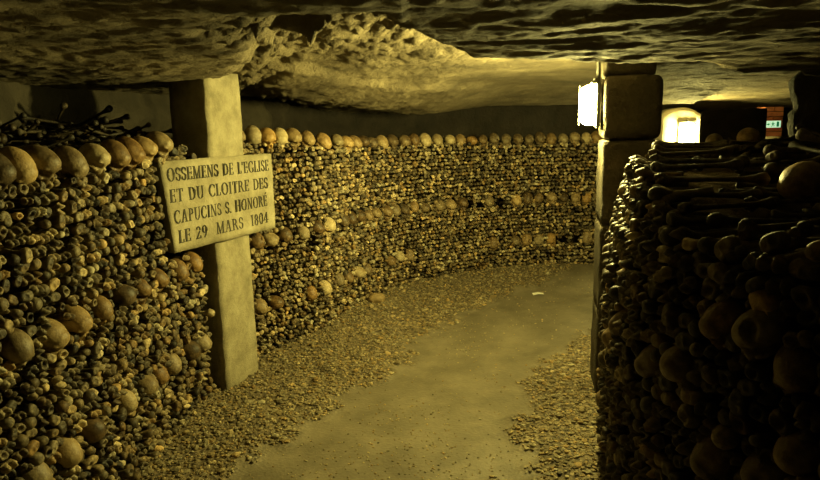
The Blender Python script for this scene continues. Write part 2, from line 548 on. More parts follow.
def ring(cx, cy, rx, ry, a0, a1, n=14, thick=TK, thin=TN):
    out = []
    for i in range(n):
        q = []
        for a_, inner in ((a0 + (a1 - a0) * i / n, 0), (a0 + (a1 - a0) * (i + 1) / n, 0), (a0 + (a1 - a0) * (i + 1) / n, 1), (a0 + (a1 - a0) * i / n, 1)):
            r_ = math.radians(a_)
            kx, ky = (rx - thick, ry - thin) if inner else (rx, ry)
            q.append((cx + kx * math.cos(r_), cy + ky * math.sin(r_)))
        out.append(q)
    return out


def hbar(x0, x1, y, t=TN): return [R(x0, y, x1, y + t)]


E_ = stem(.07) + hbar(.1, .58, 0) + hbar(.1, .55, 1 - TN) + hbar(.2, .48, .48) + [R(.52, 0, .58, .24), R(.49, .76, .55, 1), R(.43, .40, .48, .62)]
GL = {
    'O': (.86, ring(.43, .5, .41, .52, 0, 360, 22)),
    'S': (.60, ring(.30, .745, .25, .27, 20, 270, 14, .13) + ring(.30, .265, .27, .28, -160, 90, 14, .15) + [R(.49, .70, .55, .92), R(.03, .08, .09, .30)]),
    'E': (.62, E_),
    'M': (.98, [R(.12, 0, .19, 1), R(.72, 0, .89, 1), R(.02, 0, .29, SF), R(.65, 0, .97, SF), R(.02, 1 - SF, .2, 1), R(.8, 1 - SF, .97, 1)] + slant(.42, 0, .12, 1, .15) + slant(.42, 0, .76, 1, .07)),
    'N': (.84, [R(.12, 0, .19, 1), R(.66, 0, .73, 1), R(.02, 0, .29, SF), R(.56, 1 - SF, .83, 1), R(.02, 1 - SF, .2, 1)] + slant(.58, 0, .10, 1, .16)),
    'D': (.82, stem(.09) + ring(.30, .5, .48, .5, -90, 90, 14) + hbar(.2, .32, 0) + hbar(.2, .32, 1 - TN)),
    'L': (.60, stem(.09) + hbar(.1, .56, 0) + [R(.50, 0, .56, .26)]),
    "'": (.22, [[(.06, .72), (.12, .72), (.17, 1.0), (.04, 1.0)]]),
    'G': (.82, ring(.43, .5, .41, .52, 45, 330, 18) + [R(.60, 0.05, .77, .42), R(.52, .37, .85, .42), R(.66, .70, .72, .95)]),
    'I': (.38, stem(.10)),
    'T': (.68, stem(.26) + hbar(.03, .66, 1 - TN) + [R(.03, .74, .09, 1), R(.60, .74, .66, 1)]),
    'U': (.80, [R(.1, .3, .27, 1), R(.62, .3, .69, 1), R(.01, 1 - SF, .36, 1), R(.54, 1 - SF, .79, 1)] + ring(.395, .31, .295, .33, 180, 360, 12, .13)),
    'C': (.76, ring(.43, .5, .41, .52, 45, 315, 18) + [R(.66, .68, .72, .95), R(.66, .06, .72, .28)]),
    'A': (.84, slant(.56, 0, .36, 1, .17) + slant(.09, 0, .38, 1, .07) + [R(.22, .30, .6, .36), R(.0, 0, .26, SF), R(.48, 0, .82, SF)]),
    'P': (.66, stem(.09) + ring(.26, .74, .36, .26, -90, 90, 12) + hbar(.2, .3, 1 - TN) + hbar(.2, .3, .48)),
    'H': (.90, stem(.09) + stem(.62) + hbar(.2, .7, .48)),
    'R': (.80, stem(.09) + ring(.26, .74, .34, .26, -90, 90, 12) + hbar(.2, .3, 1 - TN) + hbar(.2, .3, .48) + slant(.60, 0, .34, .5, .17) + [R(.56, 0, .82, SF)]),
    '.': (.26, [R(.06, 0, .18, .13)]),
    '2': (.62, ring(.30, .72, .25, .28, -10, 170, 12, .14) + slant(.05, .04, .40, .62, .12) + hbar(.04, .56, 0, .10) + [R(.50, 0, .56, .24)]),
    '9': (.62, ring(.30, .68, .27, .32, 0, 360, 16, .14) + ring(.17, .62, .40, .62, -80, 5, 10, .13)),
    '1': (.40, stem(.12) + slant(.02, .84, .14, 1, .08)),
    '8': (.62, ring(.31, .74, .22, .26, 0, 360, 16, .12) + ring(.31, .26, .26, .29, 0, 360, 16, .14)),
    '0': (.66, ring(.33, .5, .29, .52, 0, 360, 20, .14)),
    '4': (.64, [R(.36, 0, .50, 1), R(.02, .25, .62, .32), R(.26, 0, .60, SF)] + slant(.02, .28, .40, 1, .07)),
    ' ': (.42, []),
}
GL['É'] = (GL['E'][0], GL['E'][1] + [[(.24, 1.08), (.31, 1.08), (.46, 1.27), (.36, 1.27)]])
LINES = [("OSSEMENS DE L'EGLISE", .045, .905, .358), ('ET DU CLOITRE DES', .052, .885, .250), ('CAPUCINS S. HONORÉ', .068, .865, .140), ('LE 29  MARS  1804', .088, .865, .035)]
bm = bmesh.new()
LH = .068
for text, x0, x1, zb in LINES:
    wid = sum(GL[c][0] for c in text) + .06 * len(text)
    kx = (x1 - x0) / wid
    x = x0
    for c in text:
        w, polys = GL[c]
        for P in polys:
            vs = [bm.verts.new((x - .46 + px * kx, -.0378, zb + .012 + py * LH)) for px, py in P]
            bm.faces.new(vs)
        x += (w + .06) * kx
ins = obj_bm('inscription', bm, M_INK, pq)
ins['label'] = 'black engraved capital letters in four lines'
sol = ins.modifiers.new('depth', 'SOLIDIFY')
sol.thickness = .003

# ------------------------------------------------------------------ bones: shapes
NT = 14


def bone_end(kind, R_, length, seed, end2=False):
    """an end of a long bone facing +x, with its shaft running back along -x; grid of rings closed at both ends"""
    r = np.random.default_rng(seed)
    th = np.linspace(0, 2 * np.pi, NT, endpoint=False)
    if kind == 'condyle':        # two lobes with a groove between them, notched on one side
        shape = (1.04 + .22 * np.cos(2 * th)) * (1 - .62 * np.exp(-((th - 1.5 * np.pi) / .45) ** 2)) * (1 - .24 * np.exp(-((th - .5 * np.pi) / .4) ** 2))
        top = lambda y, z: .034 * (np.exp(-(((np.abs(y) - .64) / .36) ** 2 + ((z + .05) / .95) ** 2))) - .014
    elif kind == 'plateau':      # flat kidney-shaped top with two shallow dishes
        shape = (1 + .18 * np.cos(2 * th)) * (1 - .20 * np.exp(-((th - 1.5 * np.pi) / .5) ** 2)) * (1 + .05 * np.cos(3 * th))
        top = lambda y, z: .007 - .007 * np.exp(-(((np.abs(y) - .5) / .3) ** 2 + (z / .45) ** 2)) + .003 * np.exp(-(y / .15) ** 2 - (z / .3) ** 2)
    elif kind == 'ball':         # round head beside a knob
        shape = .92 + .24 * np.exp(-((th - .9) / .5) ** 2) + .04 * np.cos(3 * th)
        top = lambda y, z: .026 * np.sqrt(np.clip(1.02 - (y ** 2 + z ** 2) * .9, 0, 1)) - .006
    elif kind == 'knob':         # small rounded end with a side ridge
        shape = (.74 + .10 * np.cos(2 * th) + .10 * np.cos(th + 1))
        top = lambda y, z: .014 * (1 - (y ** 2 + z ** 2) * .9) + .004 * y
    else:                        # worn through: a rim round a shallow spongy hollow
        shape = (.86 + .14 * np.cos(2 * th + 1) + .06 * np.cos(3 * th))
        top = lambda y, z: .008 - .020 * np.exp(-((y ** 2 + z ** 2) / .16) ** 2) + .004 * np.sin(5 * y + 3 * z)
    rs = .40
    body = [(-.014, 1.02), (-.030, .78), (-.046, .52), (-.070, .40)]
    if end2:
        body += [(-length * .35, rs * .86), (-length * .6, rs * .84), (-length + .09, rs), (-length + .055, rs * 1.5), (-length + .03, .92), (-length + .008, .85), (-length, .4)]
    else:
        body += [(-length * .6, rs), (-length, rs * .9)]
    V = []
    sc = R_ / .030
    for rho in (.14, .42, .68, .88, .98):
        y, z = rho * shape * np.cos(th), rho * shape * np.sin(th)
        drop = -.010 * max(0, (rho - .68) / .30) ** 2
        V.append(np.stack([(top(y, z) + drop + r.uniform(-.0008, .0008, NT)) * sc, R_ * y, R_ * z], -1))
    for x, k in body:
        shp = shape if x > -.04 else (1 + (shape - 1) * .35)
        rad = R_ * k * shp * (1 + r.uniform(-.05, .05, NT))
        V.append(np.stack([np.full(NT, x * (sc if x > -.09 else 1)), rad * np.cos(th), rad * np.sin(th)], -1))
    V = np.array(V)
    n = len(V)
    i = np.arange(n * NT).reshape(n, NT)
    j = np.roll(i, -1, axis=1)
    Fq = np.stack([i[:-1], i[1:], j[1:], j[:-1]], -1).reshape(-1, 4)
    # the two ends closed by quads across the last ring
    caps = []
    for base, flip in ((0, False), ((n - 1) * NT, True)):
        for a_ in range(NT // 2 - 1):
            q = [base + a_, base + a_ + 1, base + NT - 2 - a_, base + NT - 1 - a_]
            caps.append(q[::-1] if flip else q)
    return V.reshape(-1, 3), np.vstack([Fq, np.array(caps)])


KINDS = ['condyle', 'condyle', 'condyle', 'condyle', 'condyle', 'condyle', 'plateau', 'plateau', 'ball', 'knob', 'open', 'open']
PROTO = [bone_end(k, .030, .15, 200 + i) for i, k in enumerate(KINDS)]
PROTO_MESH = []
for i, k in enumerate(KINDS):
    v, f = bone_end(k, .030, .30, 200 + i)
    me = mesh_np('long_bone', v, f)
    me.materials.append(M_BONE)
    PROTO_MESH.append(me)
FULL_MESH = []
for i, k in enumerate(['condyle', 'ball', 'plateau']):
    v, f = bone_end(k, .030, .42, 260 + i, True)
    me = mesh_np('long_bone', v, f)
    me.materials.append(M_BONE)
    FULL_MESH.append((me, v, f))


# ------------------------------------------------------------------ skulls: shapes
def skull_mesh(seed, hole=False):
    """brain case, face, cheekbones and brow fused into one surface, with eye sockets and nose opening sunk in; faces +x"""
    r = np.random.default_rng(seed)
    a_, b_, c_ = r.uniform(.95, 1.06, 3)
    bm = bmesh.new()

    def blob(c, rad, rot=0.0):
        bmesh.ops.create_icosphere(bm, subdivisions=3, radius=1.0, matrix=Matrix.Translation(c) @ Matrix.Rotation(rot, 4, 'Y') @ Matrix.Diagonal((*rad, 1)))
    blob((-.004, 0, .006), (.090 * a_, .069 * b_, .064 * c_))            # brain case
    blob((-.030, 0, -.006), (.060 * a_, .066 * b_, .050))                # occiput
    blob((.045, 0, .010), (.042, .053, .050))                           # forehead
    blob((.052, 0, -.048), (.030, .036, .050), -.10)                    # middle of the face
    blob((.056, 0, -.082), (.024, .028, .018))
    blob((.015, 0, -.040), (.050, .042, .028))                          # base                          # tooth-bearing arch
    for q in (-1, 1):
        blob((.060, q * .033, -.002), (.018, .023, .010))               # brow
        blob((.046, q * .045, -.050), (.022, .015, .014))               # cheekbone
        blob((.022, q * .060, -.046), (.036, .007, .007))               # arch back to the ear
        blob((-.022, q * .052, -.050), (.014, .012, .022))              # mastoid
    me = bpy.data.meshes.new('skull_form')
    bm.to_mesh(me)
    bm.free()
    tmp = bpy.data.objects.new('skull_form', me)
    COL.objects.link(tmp)
    md = tmp.modifiers.new('fuse', 'REMESH')
    md.mode = 'VOXEL'
    md.voxel_size = .0044
    sm_ = tmp.modifiers.new('soft', 'SMOOTH')
    sm_.iterations = 9
    sm_.factor = .5
    bpy.context.view_layer.update()
    dg = bpy.context.evaluated_depsgraph_get()
    out = bpy.data.meshes.new_from_object(tmp.evaluated_get(dg))
    bpy.data.objects.remove(tmp)
    co = np.empty(len(out.vertices) * 3, np.float32)
    out.vertices.foreach_get('co', co)
    co = co.reshape(-1, 3).astype(float)
    x, y, z = co[:, 0].copy(), co[:, 1], co[:, 2]
    front = sstep(.030, .045, x)
    sink = np.zeros(len(co))
    for q in (-1, 1):
        d = np.hypot((y - q * .031) / .0185, (z + .026 - .12 * (np.abs(y) - .031)) / .0165)
        sink = np.maximum(sink, .040 * np.exp(-d ** 6))
    w = .006 + .16 * np.clip(-z - .040, 0, .03)
    d = np.hypot(y / w, (z + .056) / .016)
    sink = np.maximum(sink, .022 * np.exp(-d ** 6))
    co[:, 0] -= sink * front
    if hole:
        d = np.hypot((co[:, 0] - .045) / .024, (co[:, 1] - .030) / .022)
        k = 1 - .42 * np.exp(-d ** 6) * (co[:, 2] > .01)
        co *= k[:, None]
    n_ = np.array([mnoise.noise(Vector(p) * 30 + Vector((seed, 0, 0))) for p in co])
    co *= (1 + .014 * n_)[:, None]
    out.vertices.foreach_set('co', co.astype(np.float32).ravel())
    for p in out.polygons:
        p.use_smooth = True
    out.update()
    out.name = 'skull'
    out.materials.clear()
    out.materials.append(M_SKULL)
    return out


SKULL = [skull_mesh(1), skull_mesh(2), skull_mesh(3), skull_mesh(4, True)]
bm = bmesh.new()
for i in range(10):
    a_ = (i - 4.5) * .22
    mt = Matrix.Translation((.053 + .022 * math.cos(a_), .024 * math.sin(a_), -.101)) @ Matrix.Rotation(a_, 4, 'Z') @ Matrix.Diagonal((.007, .0056, .012, 1))
    bmesh.ops.create_cube(bm, size=1, matrix=mt)
TEETH = bpy.data.meshes.new('upper_teeth')
bm.to_mesh(TEETH)
bm.free()
TEETH.materials.append(M_TOOTH)


def frame_matrix(pos, nrm, yaw, pitch, roll, scale):
    """local +x along the normal, then turned"""
    t = Vector((-nrm[1], nrm[0], 0))
    m3 = Matrix(((nrm[0], t[0], 0), (nrm[1], t[1], 0), (0, 0, 1))).to_4x4()
    return Matrix.Translation(pos) @ m3 @ Matrix.Rotation(yaw, 4, 'Z') @ Matrix.Rotation(pitch, 4, 'Y') @ Matrix.Rotation(roll, 4, 'X') @ Matrix.Diagonal((scale, scale, scale, 1))


TOP_S = [1.02, 1.17, 1.316, 1.40, 1.50, 1.62, 1.78, 1.955, 2.113, 2.244, 2.375, 2.527, 3.34, 3.487, 3.603, 3.704, 3.807, 3.948, 4.173, 4.382, 4.53, 4.66, 4.79, 4.918, 5.07, 5.211, 5.367, 5.49, 5.623, 5.765, 5.907, 6.036, 6.164, 6.292, 6.418, 6.552, 6.684, 6.802, 6.92, 7.036, 7.163, 7.285, 7.404, 7.51, 7.63]
MID_S = [1.382, 1.542, 1.683, 1.851, 2.018, 2.181, 2.359, 2.577, 2.74, 3.44, 3.56, 3.689, 3.839, 3.986, 4.169, 4.4, 4.53, 4.66, 4.80, 4.933, 5.088, 5.217, 5.337, 5.463, 5.59, 5.769, 5.901, 6.044, 6.35, 6.668, 6.789, 6.908, 7.049, 7.177, 7.305, 7.422, 7.54]
LOW_S = [1.372, 1.543, 1.696, 1.963, 2.14, 2.28, 2.42, 2.62, 2.76, 3.432, 3.578, 3.884, 4.061, 4.296, 4.446, 4.599, 4.764, 5.127, 5.259, 5.387, 6.41, 6.662, 6.784, 6.917, 7.048, 7.436, 7.56]
HOLES = [(2.36, .85), (3.95, .78), (6.13, .82), (6.24, .80), (6.48, .81), (4.93, .40), (7.18, .38), (7.31, .38), (1.95, .35)]
ROW_Z = {'top': 1.425, 'middle': .86, 'lowest': .40}
skulls_left = []
for row, SS in (('top', TOP_S), ('middle', MID_S), ('lowest', LOW_S)):
    for s in SS:
        z = (TOP_Z(s) if row == 'top' else ROW_Z[row]) + rng.uniform(-.010, .010) - (.03 * sstep(4.5, 6, s) if row == 'middle' else 0)
        if row == 'middle':
            z += -.012 * math.exp(-((s - 3.7) / .2) ** 2)
        skulls_left.append((row, s, float(z)))
# right wall: s along the facing, height
skulls_right = [(.62, .30), (1.064, .76), (1.20, .85), (1.49, .82), (1.645, .87), (1.79, 1.04), (1.90, 1.05), (2.0, .99), (2.03, .79), (1.95, .70), (1.80, .66)]

DONE = []
COLOUR = lambda t: 'dark brown' if t < .34 else ('tan' if t < .68 else 'pale')


def add_skull(pos, nrm, size, tone, label, group, big, yaw=None, pitch=None, roll=None, var=None):
    var = int(rng.choice([0, 1, 2, 0, 1, 2, 3])) if var is None else var
    yaw = rng.uniform(-.35, .35) + (math.pi if yaw is None and rng.random() < .18 else 0) if yaw is None else yaw
    back = abs(yaw) > 2
    pitch = (rng.uniform(-.35, -.05) if back else rng.uniform(.45, 1.05)) if pitch is None else pitch
    roll = rng.uniform(-.15, .15) if roll is None else roll
    o = bpy.data.objects.new('skull', SKULL[var])
    COL.objects.link(o)
    o.matrix_world = frame_matrix(pos, nrm, yaw, pitch, roll, size)
    o['tone'] = float(tone)
    tag(o, label, 'skull', group)
    if big and not back and var != 3:
        t = bpy.data.objects.new('upper_teeth', TEETH)
        COL.objects.link(t)
        t.parent = o
    return o


# count along each row outwards from the cross
for row in ('top', 'middle', 'lowest'):
    ss = sorted(s for r_, s, z in skulls_left if r_ == row)
    left = sorted([s for s in ss if s < 3.0], reverse=True)
    right = [s for s in ss if s >= 3.0]
    for r_, s, z in [q for q in skulls_left if q[0] == row]:
        p, nr = PL.at(s)
        far = sstep(3.6, 4.8, s)
        tone = float(np.clip(rng.normal(.48, .19), .12, .85))
        size = float((.745 - .01 * far) * rng.uniform(.90, 1.10))
        if s < 3.0:
            lab = f'{COLOUR(tone)} skull in the {row} row, {ordinal(left.index(s) + 1)} left of the stone cross'
        else:
            lab = f'{COLOUR(tone)} skull in the {row} row, {ordinal(right.index(s) + 1)} right of the stone cross'
        off = -.02 if row != 'top' else -.03
        add_skull((p[0] + nr[0] * off, p[1] + nr[1] * off, z), nr, size, tone, lab, f'skulls in the {row} row of the left bone wall', s < 4.3)
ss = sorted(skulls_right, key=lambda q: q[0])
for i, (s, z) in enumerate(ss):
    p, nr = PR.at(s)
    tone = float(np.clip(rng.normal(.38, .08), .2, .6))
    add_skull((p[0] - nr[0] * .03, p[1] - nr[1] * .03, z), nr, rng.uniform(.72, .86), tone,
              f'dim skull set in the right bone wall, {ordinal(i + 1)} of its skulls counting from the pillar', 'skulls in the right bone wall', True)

# ------------------------------------------------------------------ bones packed into the walls
bones = []     # (wall, s, z, pos, nrm, size, twist, yaw, pitch, proto, tone, course)


def pack(wall, P, s0, s1, ztop, dz, ds, size, skulls, blocked, tone_m, far=1.0, c0=0):
    z, course = .02, c0
    while z < 1.52:
        s = s0 + (ds / 2 if course % 2 else 0)
        while s < s1:
            sj, zj = s + rng.uniform(-.006, .006), z + rng.uniform(-.007, .007)
            s += ds * rng.uniform(.86, 1.16)
            if zj > ztop(sj) or blocked(sj, zj):
                continue
            if any(((sj - a_) / (.060 * k)) ** 2 + ((zj - b_) / (.056 * k)) ** 2 < 1 for a_, b_, k in skulls):
                continue
            p, nr = P.at(sj)
            off = rng.normal(0, .010) - (.085 * float(sstep(.95, 1.45, zj)) if wall == 'right' else 0)
            bones.append(dict(wall=wall, s=sj, z=zj, pos=(p[0] + nr[0] * off, p[1] + nr[1] * off, zj), nrm=nr, size=float(size * rng.choice([.80, .92, 1.0, 1.06, 1.14])),
                              twist=rng.uniform(0, 2 * math.pi) if rng.random() < .5 else rng.normal(0, .5), yaw=rng.normal(0, .08), pitch=rng.normal(0, .08),
                              proto=int(rng.integers(len(KINDS))), tone=float(np.clip(rng.normal(tone_m, .22), .03, 1)), course=course))
        z += dz
        course += 1


SKL = [(s, z, 1.0 - .05 * float(sstep(3.6, 4.8, s))) for _r, s, z in skulls_left] + [(s, z, .75) for s, z in HOLES]


def blocked_left(s, z):
    return (2.83 < s < 3.17) or (2.40 < s < 3.45 and .915 < z < 1.425 and s > 2.40 + .06 * (1.42 - z) / .48)


pack('left', PL, .75, 3.30, lambda s: TOP_Z(s) - .045, .044, .048, .76, SKL, blocked_left, .47)
pack('left', PL, 3.30, 7.75, lambda s: TOP_Z(s) - .04, .0355, .038, .60, SKL, blocked_left, .55, c0=100)
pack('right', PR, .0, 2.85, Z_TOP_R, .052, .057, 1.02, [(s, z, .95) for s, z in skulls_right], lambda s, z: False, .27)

# the bones that show largest become objects, the rest one mass
for bn in bones:
    u, v, d = proj(bn['pos'])
    bn['px'], bn['py'] = u, v
    bn['seen'] = d > .2 and -2 < u < 822 and -2 < v < 482 and bn['pos'][1] > .3
    # seen face of the facing: how squarely it meets the line of sight
    look = np.array([-bn['pos'][0], -bn['pos'][1]])
    fc = max(.15, float(look @ bn['nrm'] / np.linalg.norm(look)))
    bn['area'] = (bn['size'] * .03 * F_PX / max(d, .2)) ** 2 * fc
seen = [bn for bn in bones if bn['seen']]
N_LEFT, N_RIGHT = 150, 112
single = sorted([bn for bn in seen if bn['wall'] == 'left' and bn['course'] < 100], key=lambda q: -q['area'])[:N_LEFT] + sorted([bn for bn in seen if bn['wall'] == 'right'], key=lambda q: -q['area'])[:N_RIGHT]
order = {}
for bn in seen:
    order.setdefault((bn['wall'], bn['course']), []).append(bn)
for k, v in order.items():
    v.sort(key=lambda q: q['px'] if k[0] == 'left' else -q['px'])
    for i, bn in enumerate(v):
        bn['nth'] = i + 1
cz = lambda c: .02 + .044 * c
LC = {}
for c in range(40):
    z = cz(c)
    for nm, zr in (('top', 1.425), ('middle', .86), ('lowest', .40)):
        if zr + .0 > z:
            LC[c] = nm
for nm in ('top', 'middle', 'lowest'):
    cs = sorted([c for c in LC if LC[c] == nm], reverse=True)
    for i, c in enumerate(cs):
        LC[c] = (nm, i + 1)
single_ids = set()
for bn in single:
    single_ids.add(id(bn))
    o = bpy.data.objects.new('long_bone', PROTO_MESH[bn['proto']])
    COL.objects.link(o)
    o.matrix_world = frame_matrix(bn['pos'], bn['nrm'], bn['yaw'], bn['pitch'], bn['twist'], bn['size'])
    o['tone'] = bn['tone']
    if bn['wall'] == 'left':
        nm, i = LC[bn['course']]
        lab = f"left wall bone end, {ordinal(i)} course under {nm} skull row, {ordinal(bn['nth'])} from frame edge"
    else:
        lab = f"dim right wall bone end, {ordinal(bn['course'] + 1)} course above floor, {ordinal(bn['nth'])} from frame edge"
    tag(o, lab, 'bone', f"long bones packed into the {bn['wall']} wall")

VV, FF, TT = [], [], []
base = 0


def add_mass(v, f, mtx, tone):
    global base
    M = np.array(mtx)
    VV.append(v @ M[:3, :3].T + M[:3, 3])
    FF.append(f + base)
    TT.append(np.full(len(v), tone, np.float32))
    base += len(v)


for bn in bones:
    if id(bn) in single_ids:
        continue
    v, f = PROTO[bn['proto']]
    add_mass(v, f, frame_matrix(bn['pos'], bn['nrm'], bn['yaw'], bn['pitch'], bn['twist'], bn['size']), bn['tone'])
# loose bones heaped in the dark slot behind the left wall's top row
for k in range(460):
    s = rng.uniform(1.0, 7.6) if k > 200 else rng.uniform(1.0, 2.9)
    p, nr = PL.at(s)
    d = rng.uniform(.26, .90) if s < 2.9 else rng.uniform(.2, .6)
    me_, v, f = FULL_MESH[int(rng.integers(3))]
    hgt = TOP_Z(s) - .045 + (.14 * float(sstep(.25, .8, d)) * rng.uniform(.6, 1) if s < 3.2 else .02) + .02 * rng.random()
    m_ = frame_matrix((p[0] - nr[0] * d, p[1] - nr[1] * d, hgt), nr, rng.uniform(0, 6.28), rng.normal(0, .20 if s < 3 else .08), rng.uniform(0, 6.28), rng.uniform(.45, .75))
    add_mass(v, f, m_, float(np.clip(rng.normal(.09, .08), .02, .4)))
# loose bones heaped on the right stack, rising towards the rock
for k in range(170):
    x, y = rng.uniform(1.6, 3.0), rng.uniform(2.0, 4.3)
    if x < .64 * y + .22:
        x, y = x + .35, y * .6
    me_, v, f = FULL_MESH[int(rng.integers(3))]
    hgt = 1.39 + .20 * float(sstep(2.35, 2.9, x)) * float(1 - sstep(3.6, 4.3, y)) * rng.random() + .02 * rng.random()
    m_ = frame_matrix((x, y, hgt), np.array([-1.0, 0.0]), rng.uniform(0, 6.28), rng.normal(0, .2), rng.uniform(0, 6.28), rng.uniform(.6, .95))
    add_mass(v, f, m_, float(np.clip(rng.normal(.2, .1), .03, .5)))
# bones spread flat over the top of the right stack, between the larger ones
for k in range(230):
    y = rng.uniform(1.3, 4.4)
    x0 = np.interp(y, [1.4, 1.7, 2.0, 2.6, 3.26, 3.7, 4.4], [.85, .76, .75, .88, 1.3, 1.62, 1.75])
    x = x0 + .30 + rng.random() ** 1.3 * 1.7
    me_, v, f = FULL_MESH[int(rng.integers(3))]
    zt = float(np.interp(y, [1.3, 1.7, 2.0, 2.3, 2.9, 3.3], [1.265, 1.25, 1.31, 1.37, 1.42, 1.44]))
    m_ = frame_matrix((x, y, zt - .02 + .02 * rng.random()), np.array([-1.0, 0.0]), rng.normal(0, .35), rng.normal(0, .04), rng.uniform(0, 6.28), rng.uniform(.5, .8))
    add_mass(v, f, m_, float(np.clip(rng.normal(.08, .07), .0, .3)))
me = mesh_np('packed_long_bones', np.vstack(VV), np.vstack(FF))
at = me.attributes.new('tone', 'FLOAT', 'POINT')
at.data.foreach_set('value', np.concatenate(TT))
tag(link('packed_long_bones', me, M_BONES), 'countless smaller brown bone ends packed between the skull rows of both walls', 'bones', None, 'stuff')

# ------------------------------------------------------------------ long bones lying across the top of the right wall
lying = []
for k, (x, y, z, yaw, sc) in enumerate([
        (.80, 2.00, 1.33, .05, .95), (.86, 2.12, 1.365, -.10, 1.0), (.84, 1.88, 1.295, .12, 1.0), (.88, 1.76, 1.275, -.06, 1.05), (.90, 1.63, 1.265, .16, 1.0), (.96, 1.50, 1.285, .02, 1.05),
        (.90, 2.26, 1.395, .10, .95), (.95, 2.40, 1.415, -.08, 1.0), (1.00, 2.56, 1.43, .06, .95), (1.08, 2.72, 1.44, -.12, .95), (1.15, 2.88, 1.455, .10, .95), (1.22, 3.05, 1.46, -.04, .95),
        (1.30, 2.22, 1.385, -.16, 1.0), (1.36, 1.70, 1.305, -.2, 1.0), (1.42, 2.42, 1.42, .15, 1.0), (1.52, 2.62, 1.435, -.1, 1.0),
        (1.62, 2.86, 1.45, .08, .95), (1.34, 1.55, 1.30, .12, 1.0), (1.75, 2.1, 1.37, -.1, 1.0), (1.78, 1.9, 1.35, .2, 1.0), (1.60, 3.1, 1.46, .3, .9), (1.9, 2.4, 1.42, -.25, 1.0)]):
    lying.append((y, x, z, yaw, sc))
lying.sort()
for i, (y, x, z, yaw, sc) in enumerate(lying):
    o = bpy.data.objects.new('long_bone', FULL_MESH[i % 3][0])
    COL.objects.link(o)
    o.matrix_world = frame_matrix((x, y, z), np.array([-1.0, 0.0]), yaw * 1.6 + (.12 if y < 1.8 else 0), rng.normal(0, .04), rng.uniform(0, 6.28), sc * rng.uniform(.78, .95))
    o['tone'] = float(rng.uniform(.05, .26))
    tag(o, f'long bone lying across the right wall top, {ordinal(i + 1)} back from its front edge', 'bone', 'long bones lying on the right wall')

# skulls lying loose
add_skull((1.27, 1.98, 1.36), np.array([-.75, -.66]), .92, .5, 'large smooth skull lying on its side on top of the right bone wall', None, True, yaw=2.9, pitch=-.3, roll=.2, var=1)
add_skull((2.08, 3.80, 1.46), np.array([-.6, -.8]), .9, .5, 'small skull on the bone heap below the green exit sign', None, False, yaw=.2, pitch=.3, roll=.1, var=0)
add_skull((2.02, 4.1, 1.43), np.array([-.3, -.95]), .8, .45, 'small skull on the stack top in front of the dark partition', None, False, yaw=-.2, pitch=.3, roll=.1, var=2)

# ------------------------------------------------------------------ stone pillar with the lamp
pr = bpy.data.objects.new('stone_pillar', None)
COL.objects.link(pr)
pr.location = (1.21, 3.50, 0)
tag(pr, 'squared stone pillar of stacked blocks holding up the ceiling at the passage corner', 'pillar', None, 'thing')
FL, FR, BR, BL = (1.035, 3.30), (1.345, 3.30), (1.46, 3.72), (1.125, 3.70)


def pillar_block(name, z0, z1, inset, seed, corner):
    bm = rough_box(1, 1, z1 - z0, .08 / .35, .0, seed, .0001)
    bm.free()
    bm = rough_box(.33, .41, z1 - z0, .03, .006, seed, corner)
    for v in bm.verts:
        u, w = v.co.x / .33 + .5, v.co.y / .41 + .5
        x = (FL[0] * (1 - u) + FR[0] * u) * (1 - w) + (BL[0] * (1 - u) + BR[0] * u) * w
        y = (FL[1] * (1 - u) + FR[1] * u) * (1 - w) + (BL[1] * (1 - u) + BR[1] * u) * w
        cx, cy = 1.24, 3.5
        v.co.x, v.co.y, v.co.z = cx + (x - cx) * inset - 1.21 + (-.015 if inset < .95 else 0), cy + (y - cy) * inset - 3.50, v.co.z + z0
    return obj_bm(name, bm, M_PILLAR, pr, True)


pillar_block('block', 0, .52, 1.0, 31, .02)
pillar_block('block', .52, 1.02, .99, 32, .02)
pillar_block('block', 1.02, 1.475, .985, 33, .022)
pillar_block('block', 1.475, 1.815, 1.01, 34, .045)
pillar_block('capstone', 1.815, 2.12, .86, 35, .02)


def tube(bm, p0, p1, r, n=8):
    p0, p1 = Vector(p0), Vector(p1)
    d = p1 - p0
    m_ = Matrix.Translation((p0 + p1) / 2) @ d.to_track_quat('Z', 'Y').to_matrix().to_4x4()
    bmesh.ops.create_cone(bm, cap_ends=True, segments=n, radius1=r, radius2=r, depth=d.length, matrix=m_)


